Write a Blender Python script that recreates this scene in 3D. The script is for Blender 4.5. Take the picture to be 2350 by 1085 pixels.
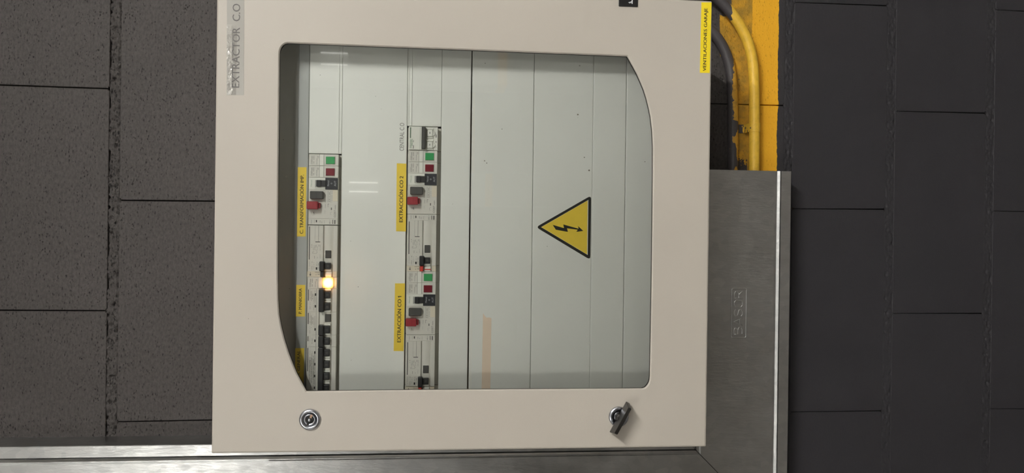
import bpy, bmesh, math, random
from mathutils import Vector, Matrix, noise
random.seed(7)
for o in list(bpy.data.objects): bpy.data.objects.remove(o)
sc = bpy.context.scene
COL = sc.collection

# ------------------------------------------------------------------ camera
F = 1750.0
CAM = Vector((0.3380906623946312, -1.4102720665116937, 1.5))
ZO = 1.5 + 0.5747219259893547          # measured heights are relative to one bed joint
PIT, YAW, ROL = -0.09473522527709097, -0.002249597894920871, 0.01295092322439446
ROT = (Matrix(((0, 1, 0), (0, 0, -1), (-1, 0, 0))) @ Matrix.Rotation(PIT, 3, 'Y')
       @ Matrix.Rotation(YAW, 3, 'X') @ Matrix.Rotation(ROL, 3, 'Z'))
cd = bpy.data.cameras.new('camera'); cam = bpy.data.objects.new('camera', cd); COL.objects.link(cam)
cam.matrix_world = Matrix.Translation(CAM) @ ROT.to_4x4()
cd.sensor_fit = 'HORIZONTAL'; cd.sensor_width = 36.0; cd.lens = 36.0 * F / 2350.0
cd.clip_start = 0.05; cd.clip_end = 60
sc.camera = cam

# ------------------------------------------------------------------ view, world
vs = sc.view_settings
sc.display_settings.display_device = 'sRGB'
vs.view_transform = 'Standard'; vs.look = 'None'; vs.gamma = 1.0; vs.use_curve_mapping = False
vs.exposure = 0.38
w = bpy.data.worlds.new('world'); sc.world = w; w.use_nodes = True
w.node_tree.nodes['Background'].inputs[0].default_value = (0.6, 0.65, 0.7, 1)
w.node_tree.nodes['Background'].inputs[1].default_value = 0.02
LAMP = 420.0        # strength of the ceiling tubes

def U(x, y, Y):
    """a measured point of the photograph on the plane at depth Y -> (X, Z)"""
    d = ROT @ Vector(((x - 1175) / F, -(y - 542.5) / F, -1.0))
    p = CAM + d * ((Y - CAM.y) / d.y)
    return p.x, p.z
def RC(x0, y0, x1, y1, Y):
    mx, my = (x0 + x1) / 2, (y0 + y1) / 2
    a = U(mx, y0, Y)[0]; b = U(mx, y1, Y)[0]; c = U(x0, my, Y)[1]; d = U(x1, my, Y)[1]
    return min(a, b), max(a, b), min(c, d), max(c, d)

# ------------------------------------------------------------------ materials
def new_mat(name):
    m = bpy.data.materials.new(name); m.use_nodes = True
    nt = m.node_tree; return m, nt, nt.nodes['Principled BSDF']
def s2l(c):
    return tuple(((v / 255 + 0.055) / 1.055) ** 2.4 if v > 10 else v / 255 / 12.92 for v in c) + (1,)
def N(nt, typ, **kw):
    n = nt.nodes.new(typ)
    for k, v in kw.items(): setattr(n, k, v)
    return n
def pos(nt, scale=(1, 1, 1), loc=(0, 0, 0), rot=(0, 0, 0)):
    g = N(nt, 'ShaderNodeNewGeometry'); mp = N(nt, 'ShaderNodeMapping')
    mp.inputs['Scale'].default_value = scale; mp.inputs['Location'].default_value = loc
    mp.inputs['Rotation'].default_value = rot
    nt.links.new(g.outputs['Position'], mp.inputs['Vector']); return mp.outputs['Vector']
def objco(nt, scale=(1, 1, 1)):
    g = N(nt, 'ShaderNodeTexCoord'); mp = N(nt, 'ShaderNodeMapping')
    mp.inputs['Scale'].default_value = scale
    nt.links.new(g.outputs['Object'], mp.inputs['Vector']); return mp.outputs['Vector']
def noi(nt, vec, scale, detail=3, rough=0.5):
    n = N(nt, 'ShaderNodeTexNoise'); n.inputs['Scale'].default_value = scale
    n.inputs['Detail'].default_value = detail; n.inputs['Roughness'].default_value = rough
    nt.links.new(vec, n.inputs['Vector']); return n.outputs['Fac']
def mr(nt, v, a, b, c=0.0, d=1.0):
    n = N(nt, 'ShaderNodeMapRange'); nt.links.new(v, n.inputs[0])
    for i, t in enumerate((a, b, c, d)): n.inputs[i + 1].default_value = t
    return n.outputs[0]
def math_(nt, op, a, b=None):
    n = N(nt, 'ShaderNodeMath', operation=op)
    for i, t in enumerate((a, b)):
        if t is None: continue
        if isinstance(t, (int, float)): n.inputs[i].default_value = t
        else: nt.links.new(t, n.inputs[i])
    return n.outputs[0]
def mixc(nt, f, a, b):
    n = N(nt, 'ShaderNodeMix', data_type='RGBA')
    if isinstance(f, (int, float)): n.inputs[0].default_value = f
    else: nt.links.new(f, n.inputs[0])
    for i, t in ((6, a), (7, b)):
        if isinstance(t, tuple): n.inputs[i].default_value = t
        else: nt.links.new(t, n.inputs[i])
    return n.outputs[2]
def bump(nt, b, h, dist, strength=1.0, prev=None):
    n = N(nt, 'ShaderNodeBump'); n.inputs['Distance'].default_value = dist
    n.inputs['Strength'].default_value = strength
    nt.links.new(h, n.inputs['Height'])
    if prev is not None: nt.links.new(prev, n.inputs['Normal'])
    nt.links.new(n.outputs[0], b.inputs['Normal']); return n.outputs[0]
MATS = {}
def plain(name, rgb, rough=0.5, metal=0.0, var=0.06, coat=0.0, lin=False):
    m, nt, b = new_mat(name)
    c = rgb if lin else s2l(rgb)
    f = noi(nt, objco(nt), 90, 3)
    lo = tuple(v * (1 - var) for v in c[:3]) + (1,); hi = tuple(min(1, v * (1 + var)) for v in c[:3]) + (1,)
    nt.links.new(mixc(nt, f, lo, hi), b.inputs['Base Color'])
    b.inputs['Roughness'].default_value = rough; b.inputs['Metallic'].default_value = metal
    b.inputs['Coat Weight'].default_value = coat
    MATS[name] = m; return m

def band_mask(nt, z_lo, z_hi, wob=0.0015, sc_=70):
    g = N(nt, 'ShaderNodeNewGeometry'); sx = N(nt, 'ShaderNodeSeparateXYZ')
    nt.links.new(g.outputs['Position'], sx.inputs[0])
    n1 = noi(nt, pos(nt), sc_, 4, 0.6); n2 = noi(nt, pos(nt), 14, 2)
    z = math_(nt, 'ADD', sx.outputs[2], mr(nt, n1, 0.25, 0.75, -wob, wob))
    z = math_(nt, 'ADD', z, mr(nt, n2, 0.3, 0.7, -wob * .8, wob * .8))
    return math_(nt, 'MULTIPLY', math_(nt, 'GREATER_THAN', z, z_lo), math_(nt, 'LESS_THAN', z, z_hi)), sx, z
Z_BAND_HI = U(1677, 200, 0)[1]; Z_BAND_LO = U(1785, 200, 0)[1]

def wall_mat(name, mortar=False, painted_band=True):
    m, nt, b = new_mat(name)
    mask, sx, z = band_mask(nt, Z_BAND_LO, Z_BAND_HI)
    # upper coat is thin over an open block texture, the lower coat is thicker and cooler
    up = mr(nt, sx.outputs[2], Z_BAND_LO - .02, Z_BAND_HI + .02)
    big = noi(nt, pos(nt), 6, 3)
    fine = noi(nt, pos(nt, (.8, 1, 1.5)), 170, 4, 0.65)
    cu = mixc(nt, big, s2l((68, 64, 62)), s2l((78, 73, 72)))
    cl = mixc(nt, big, s2l((37, 36, 40)), s2l((43, 41, 45)))
    c = mixc(nt, up, cl, cu)
    c = mixc(nt, math_(nt, 'MULTIPLY', mr(nt, fine, .40, .62, 0, .6), mr(nt, up, 0, 1, .2, 1)), c, s2l((48, 45, 44)))
    # pits: open pores of the aggregate, drawn out sideways, pore shade painted in dark
    pv = pos(nt, (.8, 1, 2.1), rot=(0, -.28, 0))
    dn = N(nt, 'ShaderNodeTexNoise'); dn.inputs['Scale'].default_value = 300; nt.links.new(pv, dn.inputs['Vector'])
    vm = N(nt, 'ShaderNodeVectorMath', operation='MULTIPLY_ADD'); nt.links.new(dn.outputs['Color'], vm.inputs[0])
    vm.inputs[1].default_value = (.007, .007, .007); nt.links.new(pv, vm.inputs[2]); pv = vm.outputs[0]
    vor = N(nt, 'ShaderNodeTexVoronoi'); vor.inputs['Scale'].default_value = 185
    vor.inputs['Randomness'].default_value = 1
    nt.links.new(pv, vor.inputs['Vector'])
    gate = noi(nt, pos(nt), 55, 2)
    cell = N(nt, 'ShaderNodeSeparateColor'); nt.links.new(vor.outputs['Color'], cell.inputs[0])
    thr = mr(nt, cell.outputs[0], .12, 1.0, 0.05, .36 if not mortar else .46)
    pit = math_(nt, 'SUBTRACT', thr, vor.outputs['Distance'])
    pit = mr(nt, pit, 0.0, 0.10)
    pit = math_(nt, 'MULTIPLY', pit, mr(nt, gate, .30, .46) if not mortar else mr(nt, gate, .25, .4))
    upf = mr(nt, up, 0, 1, .12, 1.0)
    pit = math_(nt, 'MULTIPLY', pit, upf)
    c = mixc(nt, math_(nt, 'MULTIPLY', pit, .95), c, s2l((22, 21, 21)))
    if painted_band:
        zt_, xt_ = U(1652, 60, 0)[1], U(1650, 34, 0)[0]
        xn = math_(nt, 'ADD', sx.outputs[0], mr(nt, noi(nt, pos(nt), 70, 4), .3, .7, -.003, .003))
        tail = math_(nt, 'MULTIPLY', math_(nt, 'LESS_THAN', z, zt_), math_(nt, 'GREATER_THAN', z, Z_BAND_LO))
        tail = math_(nt, 'MULTIPLY', tail, math_(nt, 'MULTIPLY', math_(nt, 'LESS_THAN', xn, xt_), math_(nt, 'GREATER_THAN', xn, U(1690, 130, 0)[0])))
        mask = math_(nt, 'MAXIMUM', mask, tail)
        worn = math_(nt, 'MULTIPLY', math_(nt, 'LESS_THAN', noi(nt, pos(nt), 45, 4, .7), mr(nt, xn, U(1700, 300, 0)[0], U(1700, 395, 0)[0], .36, .58)), math_(nt, 'GREATER_THAN', z, U(1716, 300, 0)[1]))
        mask = math_(nt, 'MULTIPLY', mask, math_(nt, 'SUBTRACT', 1.0, worn))
        cy = mixc(nt, big, s2l((228, 166, 30)), s2l((236, 175, 42)))
        cy = mixc(nt, math_(nt, 'MULTIPLY', pit, .5), cy, s2l((110, 84, 20)))
        # grime and the cabinet's shade, painted into the band between the conduits
        grime_shade = math_(nt, 'MULTIPLY', math_(nt, 'GREATER_THAN', z, U(1722, 300, 0)[1]), mr(nt, noi(nt, pos(nt), 38, 4, .65), .30, .62, .30, .95))
        cy = mixc(nt, grime_shade, cy, s2l((150, 118, 44)))
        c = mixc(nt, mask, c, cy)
    nt.links.new(c, b.inputs['Base Color'])
    b.inputs['Roughness'].default_value = 0.62
    b.inputs['Specular IOR Level'].default_value = 0.35
    grain = noi(nt, pos(nt, (1, 1, 1.6)), 150, 4, 0.65)
    h = math_(nt, 'SUBTRACT', math_(nt, 'MULTIPLY', grain, mr(nt, upf, .1, 1, .30, .9)), pit)
    bump(nt, b, h, 0.0016 if not mortar else .003, 0.9)
    MATS[name] = m
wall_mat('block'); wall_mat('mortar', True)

def galv(name, base=(0.54, 0.54, 0.53), rough=0.36):
    m, nt, b = new_mat(name)
    v = N(nt, 'ShaderNodeTexVoronoi'); v.inputs['Scale'].default_value = 90
    nt.links.new(pos(nt, (1, 1, .7)), v.inputs['Vector'])
    sepc = N(nt, 'ShaderNodeSeparateColor'); nt.links.new(v.outputs['Color'], sepc.inputs[0])
    n = noi(nt, pos(nt), 7, 4, .6); n2 = noi(nt, pos(nt, (1, 1, .25)), 160, 4, .6)
    k = tuple(base) + (1,); k2 = tuple(x * .80 for x in base) + (1,)
    c = mixc(nt, mr(nt, n, .3, .7), k2, k)
    c = mixc(nt, mr(nt, sepc.outputs[0], 0, 1, 0, .35), c, (.34, .34, .35, 1))
    nt.links.new(c, b.inputs['Base Color']); b.inputs['Metallic'].default_value = 1
    r = math_(nt, 'ADD', mr(nt, n, .3, .7, rough - .05, rough + .07), mr(nt, sepc.outputs[1], 0, 1, -.03, .03))
    nt.links.new(r, b.inputs['Roughness'])
    bump(nt, b, n2, .0010, .5)
    MATS[name] = m
galv('galvanised')

def powder(name, rgb, rough=.5, scale=900, dist=.00018, specks=True):
    m, nt, b = new_mat(name)
    n = noi(nt, pos(nt), scale, 2); big = noi(nt, pos(nt), 4, 3)
    c0 = s2l(rgb); c1 = tuple(v * .94 for v in c0[:3]) + (1,)
    c = mixc(nt, mr(nt, big, .3, .7), c1, c0)
    if specks:
        v = N(nt, 'ShaderNodeTexVoronoi'); v.inputs['Scale'].default_value = 34
        nt.links.new(pos(nt), v.inputs['Vector'])
        s = N(nt, 'ShaderNodeSeparateColor'); nt.links.new(v.outputs['Color'], s.inputs[0])
        d = math_(nt, 'LESS_THAN', v.outputs['Distance'], math_(nt, 'MULTIPLY', math_(nt, 'SUBTRACT', s.outputs[0], .72), .16))
        c = mixc(nt, math_(nt, 'MULTIPLY', d, .55), c, s2l((90, 80, 66)))
    nt.links.new(c, b.inputs['Base Color'])
    b.inputs['Roughness'].default_value = rough
    bump(nt, b, n, dist, .6); MATS[name] = m
powder('door_paint', (188, 181, 171), .48)
powder('cover_paint', (240, 241, 235), .42, 700, .0001)
powder('shield_paint', (236, 234, 228), .5, 700, .0001, False)
powder('strip_paint', (176, 179, 176), .45, 700, .0001, False)
powder('back_plate_paint', (120, 122, 120), .5, 700, .0001, False)
plain('label_yellow', (244, 212, 72), .42)
plain('label_yellow_door', (240, 214, 40), .4)
plain('print_black', (36, 34, 30), .5)
plain('print_soft', (112, 110, 105), .5)
plain('print_text', (88, 85, 82), .5)
plain('print_pale', (160, 160, 155), .5)
plain('print_white', (190, 192, 196), .5)
plain('print_faint_green', (150, 178, 150), .5)
plain('print_green', (70, 130, 84), .5)
plain('plastic_white', (220, 218, 209), .38)
plain('plastic_bright', (236, 236, 227), .34)
plain('plastic_cream', (224, 216, 196), .4)
plain('plastic_black', (44, 44, 46), .36)
plain('plastic_ink', (40, 42, 48), .4)
plain('plastic_grey', (74, 73, 70), .5)
plain('plastic_red', (158, 48, 56), .34)
plain('red_bright', (206, 62, 52), .4)
plain('lens_red', (124, 32, 46), .25, coat=.5)
plain('lens_green', (66, 164, 98), .25, coat=.5)
plain('chrome', (196, 198, 206), .27, 1.0)
plain('chrome_dark', (90, 90, 94), .3, 1.0)
plain('brass', (170, 140, 120), .3, 1.0)
plain('slot_black', (12, 12, 12), .7)
plain('masking_tape', (240, 220, 198), .6)
plain('key_black', (32, 30, 28), .28)
plain('sticker_black', (26, 25, 26), .35)
plain('dirt', (96, 92, 80), .8)
plain('rubber', (40, 40, 38), .7)
m, nt, b = new_mat('room_paint')
mask, sx, z = band_mask(nt, Z_BAND_LO, Z_BAND_HI)
c = mixc(nt, math_(nt, 'GREATER_THAN', z, Z_BAND_HI), s2l((146, 146, 144)), s2l((206, 204, 198)))
nt.links.new(mixc(nt, mask, c, s2l((238, 172, 36))), b.inputs['Base Color']); b.inputs['Roughness'].default_value = .7
MATS['room_paint'] = m
plain('ceiling_paint', (225, 225, 220), .8)
plain('lamp_body', (220, 220, 216), .4)

m, nt, b = new_mat('clear_tape')     # crinkled adhesive tape
b.inputs['Base Color'].default_value = s2l((176, 173, 167)); b.inputs['Roughness'].default_value = .10
b.inputs['Coat Weight'].default_value = .6; b.inputs['Coat Roughness'].default_value = .06
g = N(nt, 'ShaderNodeNewGeometry'); sx = N(nt, 'ShaderNodeSeparateXYZ'); nt.links.new(g.outputs['Position'], sx.inputs[0])
_r = RC(520, 65, 536, 215, -.222)
mk = math_(nt, 'MULTIPLY', mr(nt, sx.outputs[2], _r[2] - .004, _r[2] + .003), mr(nt, sx.outputs[0], _r[1] + .006, _r[1] - .004))
h = math_(nt, 'MULTIPLY', noi(nt, pos(nt, (1, 1, 1.4)), 95, 2, .5), math_(nt, 'ADD', mk, .02))
bump(nt, b, h, .006, 1.0); MATS['clear_tape'] = m

m, nt, b = new_mat('window_glass')
out = nt.nodes['Material Output']
tr = N(nt, 'ShaderNodeBsdfTransparent'); tr.inputs[0].default_value = (.995, 1, .995, 1)
gl = N(nt, 'ShaderNodeBsdfGlossy'); gl.inputs['Roughness'].default_value = .012
fr = N(nt, 'ShaderNodeFresnel'); fr.inputs[0].default_value = 1.5
mx = N(nt, 'ShaderNodeMixShader'); nt.links.new(fr.outputs[0], mx.inputs[0])
nt.links.new(tr.outputs[0], mx.inputs[1]); nt.links.new(gl.outputs[0], mx.inputs[2]); nt.links.new(mx.outputs[0], out.inputs[0])
MATS['window_glass'] = m

def emis(name, col, s):
    m, nt, b = new_mat(name)
    b.inputs['Base Color'].default_value = col; b.inputs['Emission Color'].default_value = col
    b.inputs['Emission Strength'].default_value = s; MATS[name] = m
emis('tube_light', (1.0, .985, .94, 1), LAMP)
emis('tube_old', (1.0, .985, .94, 1), LAMP * .17)
emis('fill_tube', (1.0, .985, .94, 1), LAMP * .26)
emis('fill_tube_weak', (1.0, .985, .94, 1), LAMP * .17)
emis('streak_tube', (1.0, .985, .94, 1), 2.6)
emis('lens_amber', (1.0, .40, .06, 1), 8.0)
m = MATS['lens_amber']; nt = m.node_tree; b = nt.nodes['Principled BSDF']     # the bulb sits behind the middle of the diffuser
ga = N(nt, 'ShaderNodeTexCoord'); vm = N(nt, 'ShaderNodeVectorMath', operation='DISTANCE'); mp = N(nt, 'ShaderNodeMapping')
mp.inputs['Scale'].default_value = (1, 0, 1); nt.links.new(ga.outputs['Object'], mp.inputs[0])
nt.links.new(mp.outputs[0], vm.inputs[0]); vm.inputs[1].default_value = (-.0088, 0, -.0330)
nt.links.new(mr(nt, vm.outputs['Value'], .0062, .0100, 1, 0), b.inputs['Coat Weight'])
core = mr(nt, vm.outputs['Value'], .0055, .0096, 14.0, 1.3)
nt.links.new(core, b.inputs['Emission Strength'])

def conduit_mat(name, z_hi, x_min=None, worn=.5, tint=(226, 180, 54)):
    m, nt, b = new_mat(name)
    mask, sx, z = band_mask(nt, -5, z_hi, .004, 120)
    if x_min is not None:
        xx = math_(nt, 'ADD', sx.outputs[0], mr(nt, noi(nt, pos(nt), 60, 3), .3, .7, -.004, .004))
        inx = math_(nt, 'GREATER_THAN', xx, x_min)
        patch = math_(nt, 'GREATER_THAN', noi(nt, pos(nt, (.5, 1, 1)), 60, 3), .53)
        mask = math_(nt, 'MULTIPLY', mask, math_(nt, 'MAXIMUM', inx, patch))
    n = noi(nt, pos(nt), 90, 5, .7)
    cy = mixc(nt, noi(nt, pos(nt), 25, 3), s2l(tint), s2l(tuple(v + 16 for v in tint)))
    cy = mixc(nt, mr(nt, n, .50, .60, 0, worn), cy, s2l((92, 78, 32)))
    c = mixc(nt, mask, s2l((70, 66, 68)), cy)
    nt.links.new(c, b.inputs['Base Color']); b.inputs['Roughness'].default_value = .5
    bump(nt, b, n, .0012, .5); MATS[name] = m
conduit_mat('conduit_front', U(1676, 10, -.02)[1], None, .12)
conduit_mat('conduit_rear', U(1679, 150, -.012)[1], U(1682, 278, -.012)[0], .35, (196, 146, 42))

m, nt, b = new_mat('concrete_floor')
f = noi(nt, pos(nt), 3, 5, .6)
nt.links.new(mixc(nt, f, s2l((88, 84, 80)), s2l((106, 102, 96))), b.inputs['Base Color'])
b.inputs['Roughness'].default_value = .45; MATS['concrete_floor'] = m

# ------------------------------------------------------------------ mesh builder
class MB:
    def __init__(s): s.v = []; s.f = []; s.m = []; s.sm = []; s.mats = []
    def mi(s, name):
        if name not in s.mats: s.mats.append(name)
        return s.mats.index(name)
    def add(s, bm, mat, smooth=False):
        o = len(s.v); bm.verts.index_update()
        s.v += [tuple(v.co) for v in bm.verts]
        k = s.mi(mat)
        for fc in bm.faces:
            s.f.append([o + v.index for v in fc.verts]); s.m.append(k); s.sm.append(smooth)
        bm.free()
    def raw(s, verts, faces, mat, smooth=False):
        o = len(s.v); s.v += [tuple(p) for p in verts]; k = s.mi(mat)
        for fc in faces: s.f.append([o + i for i in fc]); s.m.append(k); s.sm.append(smooth)
    def box(s, x0, x1, y0, y1, z0, z1, mat, bev=0, seg=2):
        bm = bmesh.new(); bmesh.ops.create_cube(bm, size=1)
        for v in bm.verts:
            v.co = Vector(((x0 + x1) / 2 + v.co.x * abs(x1 - x0), (y0 + y1) / 2 + v.co.y * abs(y1 - y0), (z0 + z1) / 2 + v.co.z * abs(z1 - z0)))
        if bev: bmesh.ops.bevel(bm, geom=bm.edges[:], offset=bev, segments=seg, affect='EDGES', profile=.5)
        s.add(bm, mat); return s
    def prism(s, poly, y0, y1, mat, bev=0, bevall=0, smooth=False):
        """poly: (x, z) outline, extruded from y0 (front, nearer the camera) to y1"""
        a = sum(poly[i][0] * poly[(i + 1) % len(poly)][1] - poly[(i + 1) % len(poly)][0] * poly[i][1] for i in range(len(poly)))
        if a < 0: poly = poly[::-1]
        bm = bmesh.new()
        fv = [bm.verts.new((x, y0, z)) for x, z in poly]; bv = [bm.verts.new((x, y1, z)) for x, z in poly]
        ff = bm.faces.new(fv); bm.faces.new(bv[::-1])
        n = len(poly)
        for i in range(n): bm.faces.new((fv[(i + 1) % n], fv[i], bv[i], bv[(i + 1) % n]))
        if bev:
            bmesh.ops.bevel(bm, geom=list(ff.edges), offset=bev, segments=2, affect='EDGES', profile=.5)
        bmesh.ops.recalc_face_normals(bm, faces=bm.faces[:])
        s.add(bm, mat, smooth); return s
    def flat(s, poly, y, mat):
        a = sum(poly[i][0] * poly[(i + 1) % len(poly)][1] - poly[(i + 1) % len(poly)][0] * poly[i][1] for i in range(len(poly)))
        if a < 0: poly = poly[::-1]
        s.raw([(x, y, z) for x, z in poly], [list(range(len(poly)))], mat); return s
    def rect(s, x0, x1, z0, z1, y, mat): return s.flat([(x0, z0), (x1, z0), (x1, z1), (x0, z1)], y, mat)
    def lathe(s, cx, cz, prof, mat, seg=40, smooth=True):
        """prof: (radius, y) list, around an axis along Y"""
        vs_, fs = [], []
        for r, y in prof:
            for i in range(seg):
                t = 2 * math.pi * i / seg; vs_.append((cx + r * math.cos(t), y, cz + r * math.sin(t)))
        for j in range(len(prof) - 1):
            for i in range(seg):
                a = j * seg + i; b_ = j * seg + (i + 1) % seg; fs.append((a, b_, b_ + seg, a + seg))
        fs.append(tuple(range(seg))); fs.append(tuple(range((len(prof) - 1) * seg, len(prof) * seg))[::-1])
        bm = bmesh.new(); vv = [bm.verts.new(p) for p in vs_]
        for f_ in fs:
            try: bm.faces.new([vv[i] for i in f_])
            except ValueError: pass
        bmesh.ops.recalc_face_normals(bm, faces=bm.faces[:]); s.add(bm, mat, smooth); return s
    def tube(s, pts, r, mat, seg=20):
        P = [Vector(p) for p in pts]; vs_, fs = [], []
        for i, p in enumerate(P):
            t = (P[min(i + 1, len(P) - 1)] - P[max(i - 1, 0)]).normalized()
            a = Vector((0, 1, 0)) if abs(t.y) < .9 else Vector((1, 0, 0)); a = (a - t * a.dot(t)).normalized(); c = t.cross(a)
            for k in range(seg):
                q = 2 * math.pi * k / seg; vs_.append(tuple(p + (a * math.cos(q) + c * math.sin(q)) * r))
        for i in range(len(P) - 1):
            for k in range(seg):
                a = i * seg + k; b_ = i * seg + (k + 1) % seg; fs.append((a, b_, b_ + seg, a + seg))
        fs.append(tuple(range(seg))); fs.append(tuple(range(len(vs_) - seg, len(vs_))))
        bm = bmesh.new(); vv = [bm.verts.new(p) for p in vs_]
        for f_ in fs: bm.faces.new([vv[i] for i in f_])
        bmesh.ops.recalc_face_normals(bm, faces=bm.faces[:]); s.add(bm, mat, True); return s
    def text(s, st, x0, x1, z0, z1, y, mat, bold=0.0, depth=0.0, keep=False):
        """lettering fitted into the rectangle x0..x1, z0..z1 on the plane y"""
        vv, fc = glyphs(st, min(bold, 0))
        ax, bx = min(p[0] for p in vv), max(p[0] for p in vv); az, bz = min(p[1] for p in vv), max(p[1] for p in vv)
        sx_ = (x1 - x0) / (bx - ax); sz = (z1 - z0) / (bz - az)
        if keep: sx_ = sz
        for dx in ((-bold, 0, bold) if bold > 0 else (0,)):
            s.raw([(x0 + (p[0] - ax) * sx_ + dx * (z1 - z0), y - .00002 * (dx > 0) + .00002 * (dx < 0), z0 + (p[1] - az) * sz) for p in vv], fc, mat)
        return s
    def build(s, name, parent=None, loc=None):
        me = bpy.data.meshes.new(name)
        o0 = Vector(loc) if loc is not None else Vector((0, 0, 0))
        me.from_pydata([tuple(Vector(p) - o0) for p in s.v], [], s.f)
        for n in s.mats: me.materials.append(MATS[n])
        me.polygons.foreach_set('material_index', s.m); me.polygons.foreach_set('use_smooth', s.sm)
        me.update()
        ob = bpy.data.objects.new(name, me); COL.objects.link(ob)
        ob.location = o0
        if parent: ob.parent = parent
        return ob
_gc = {}
def glyphs(st, bold=0.0):
    if (st, bold) in _gc: return _gc[(st, bold)]
    cu = bpy.data.curves.new('t', 'FONT'); cu.body = st; cu.size = 1; cu.offset = bold; cu.resolution_u = 3
    ob = bpy.data.objects.new('t', cu); COL.objects.link(ob)
    dg = bpy.context.evaluated_depsgraph_get(); dg.update()
    me = ob.evaluated_get(dg).to_mesh()
    r = ([tuple(v.co) for v in me.vertices], [list(p.vertices) for p in me.polygons])
    if st.endswith('#'):      # a flagged figure one in place of the font's plain stroke
        v0 = glyphs(st[:-1], bold); ex = max(p[0] for p in v0[0]) + .30; n0 = len(v0[0]); hgt = .66
        one = [(ex + .16, 0), (ex + .26, 0), (ex + .26, hgt), (ex + .18, hgt), (ex + .12, hgt - .10), (ex, hgt - .17), (ex, hgt - .27), (ex + .16, hgt - .19)]
        r = (v0[0] + [(x, y, 0) for x, y in one], v0[1] + [[n0, n0 + 1, n0 + 2, n0 + 3, n0 + 7], [n0 + 3, n0 + 4, n0 + 5, n0 + 6, n0 + 7]])
    ob.evaluated_get(dg).to_mesh_clear()
    bpy.data.objects.remove(ob); bpy.data.curves.remove(cu)
    _gc[(st, bold)] = r; return r
def empty(name, loc):
    o = bpy.data.objects.new(name, None); COL.objects.link(o); o.location = loc; o.empty_display_size = .02; return o
def tag(o, label, cat, group=None):
    o['label'] = label; o['category'] = cat
    if group: o['group'] = group
    return o
def struct(o): o['kind'] = 'structure'; return o
def rounded(x0, x1, z0, z1, r, n=5):
    p = []
    for cx, cz, a in ((x1 - r, z0 + r, -90), (x1 - r, z1 - r, 0), (x0 + r, z1 - r, 90), (x0 + r, z0 + r, 180)):
        for i in range(n + 1):
            t = math.radians(a + 90 * i / n); p.append((cx + r * math.cos(t), cz + r * math.sin(t)))
    return p

# ------------------------------------------------------------------ the garage shell
BL, BH = 0.395, 0.206702302789339
RX0, RX1, RY0, RZ1 = -4.2, 5.2, -13.6, 2.86
def bedz(k): return ZO - k * BH
# head joints measured in the photograph, (course, index): two points each
HEAD = {(-1, 1): ((5, 195), (238, 203)), (-1, 0): ((2, 712), (238, 713)), (0, 1): ((320, 460), (490, 461.5)),
        (0, 0): ((268, 968), (484, 964)), (6, 2): ((1820, 5), (2038, 13)), (6, 1): ((1835, 479), (2020, 480)),
        (6, 0): ((1838, 945), (2012, 943)), (7, 1): ((2062, 255), (2259, 259.5)), (7, 0): ((2050, 719), (2250, 719)),
        (8, 2): ((2295, 23), (2350, 26)), (8, 1): ((2280, 484), (2350, 485)), (8, 0): ((2315, 938), (2350, 939)),
        (5, 1): ((1740, 241), (1795, 242))}
wb = MB()
back = .012
for k in range(-4, 11):
    zt, zb = bedz(k), bedz(k + 1)
    jw = .0095 if k < 5 else .0088
    zt2, zb2 = min(zt - jw, RZ1), max(zb + jw, 0)
    if zt2 <= zb2: continue
    half = .5 if k % 2 else 0.0
    def hx(i, z):
        if (k, i) in HEAD:
            (ax, ay), (bx_, by) = HEAD[(k, i)]
            p, q = U(ax, ay, 0), U(bx_, by, 0)
            t = (z - p[1]) / (q[1] - p[1]) if abs(q[1] - p[1]) > .03 else 0.5
            t = max(-.2, min(1.3, t))
            return p[0] + (q[0] - p[0]) * t
        return (i + half) * BL
    i0, i1 = int(RX0 / BL) - 1, int(RX1 / BL) + 1
    for i in range(i0, i1 + 1):
        gt = .0010 if k < 5 else .0004; gb = .0010
        if (k, i) not in HEAD and k < 5: gt = gb = .0011
        gt1, gb1 = (gt, gb); 
        xa_t, xa_b = hx(i, zt2) + gt1, hx(i, zb2) + gb1
        g2t = .0010 if k < 5 else .0004
        xb_t, xb_b = hx(i + 1, zt2) - g2t, hx(i + 1, zb2) - .0010
        if xb_t < RX0 or xa_t > RX1: continue
        poly = [(max(xa_b, RX0), zb2), (min(xb_b, RX1), zb2), (min(xb_t, RX1), zt2), (max(xa_t, RX0), zt2)]
        bm = bmesh.new()
        fv = [bm.verts.new((x, 0, z)) for x, z in poly]; bv = [bm.verts.new((x, back, z)) for x, z in poly]
        ff = bm.faces.new(fv); sides = [bm.faces.new((fv[(j + 1) % 4], fv[j], bv[j], bv[(j + 1) % 4])) for j in range(4)]
        vert_e = [e for e in bm.edges if abs(e.verts[0].co.y - e.verts[1].co.y) > .005]
        bmesh.ops.bevel(bm, geom=vert_e, offset=.0022, segments=2, affect='EDGES')
        fe = [e for e in bm.edges if all(abs(v.co.y) < 1e-6 for v in e.verts)]
        bmesh.ops.bevel(bm, geom=fe, offset=.0008, segments=1, affect='EDGES')
        bmesh.ops.recalc_face_normals(bm, faces=bm.faces[:])
        wb.add(bm, 'block')
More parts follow.
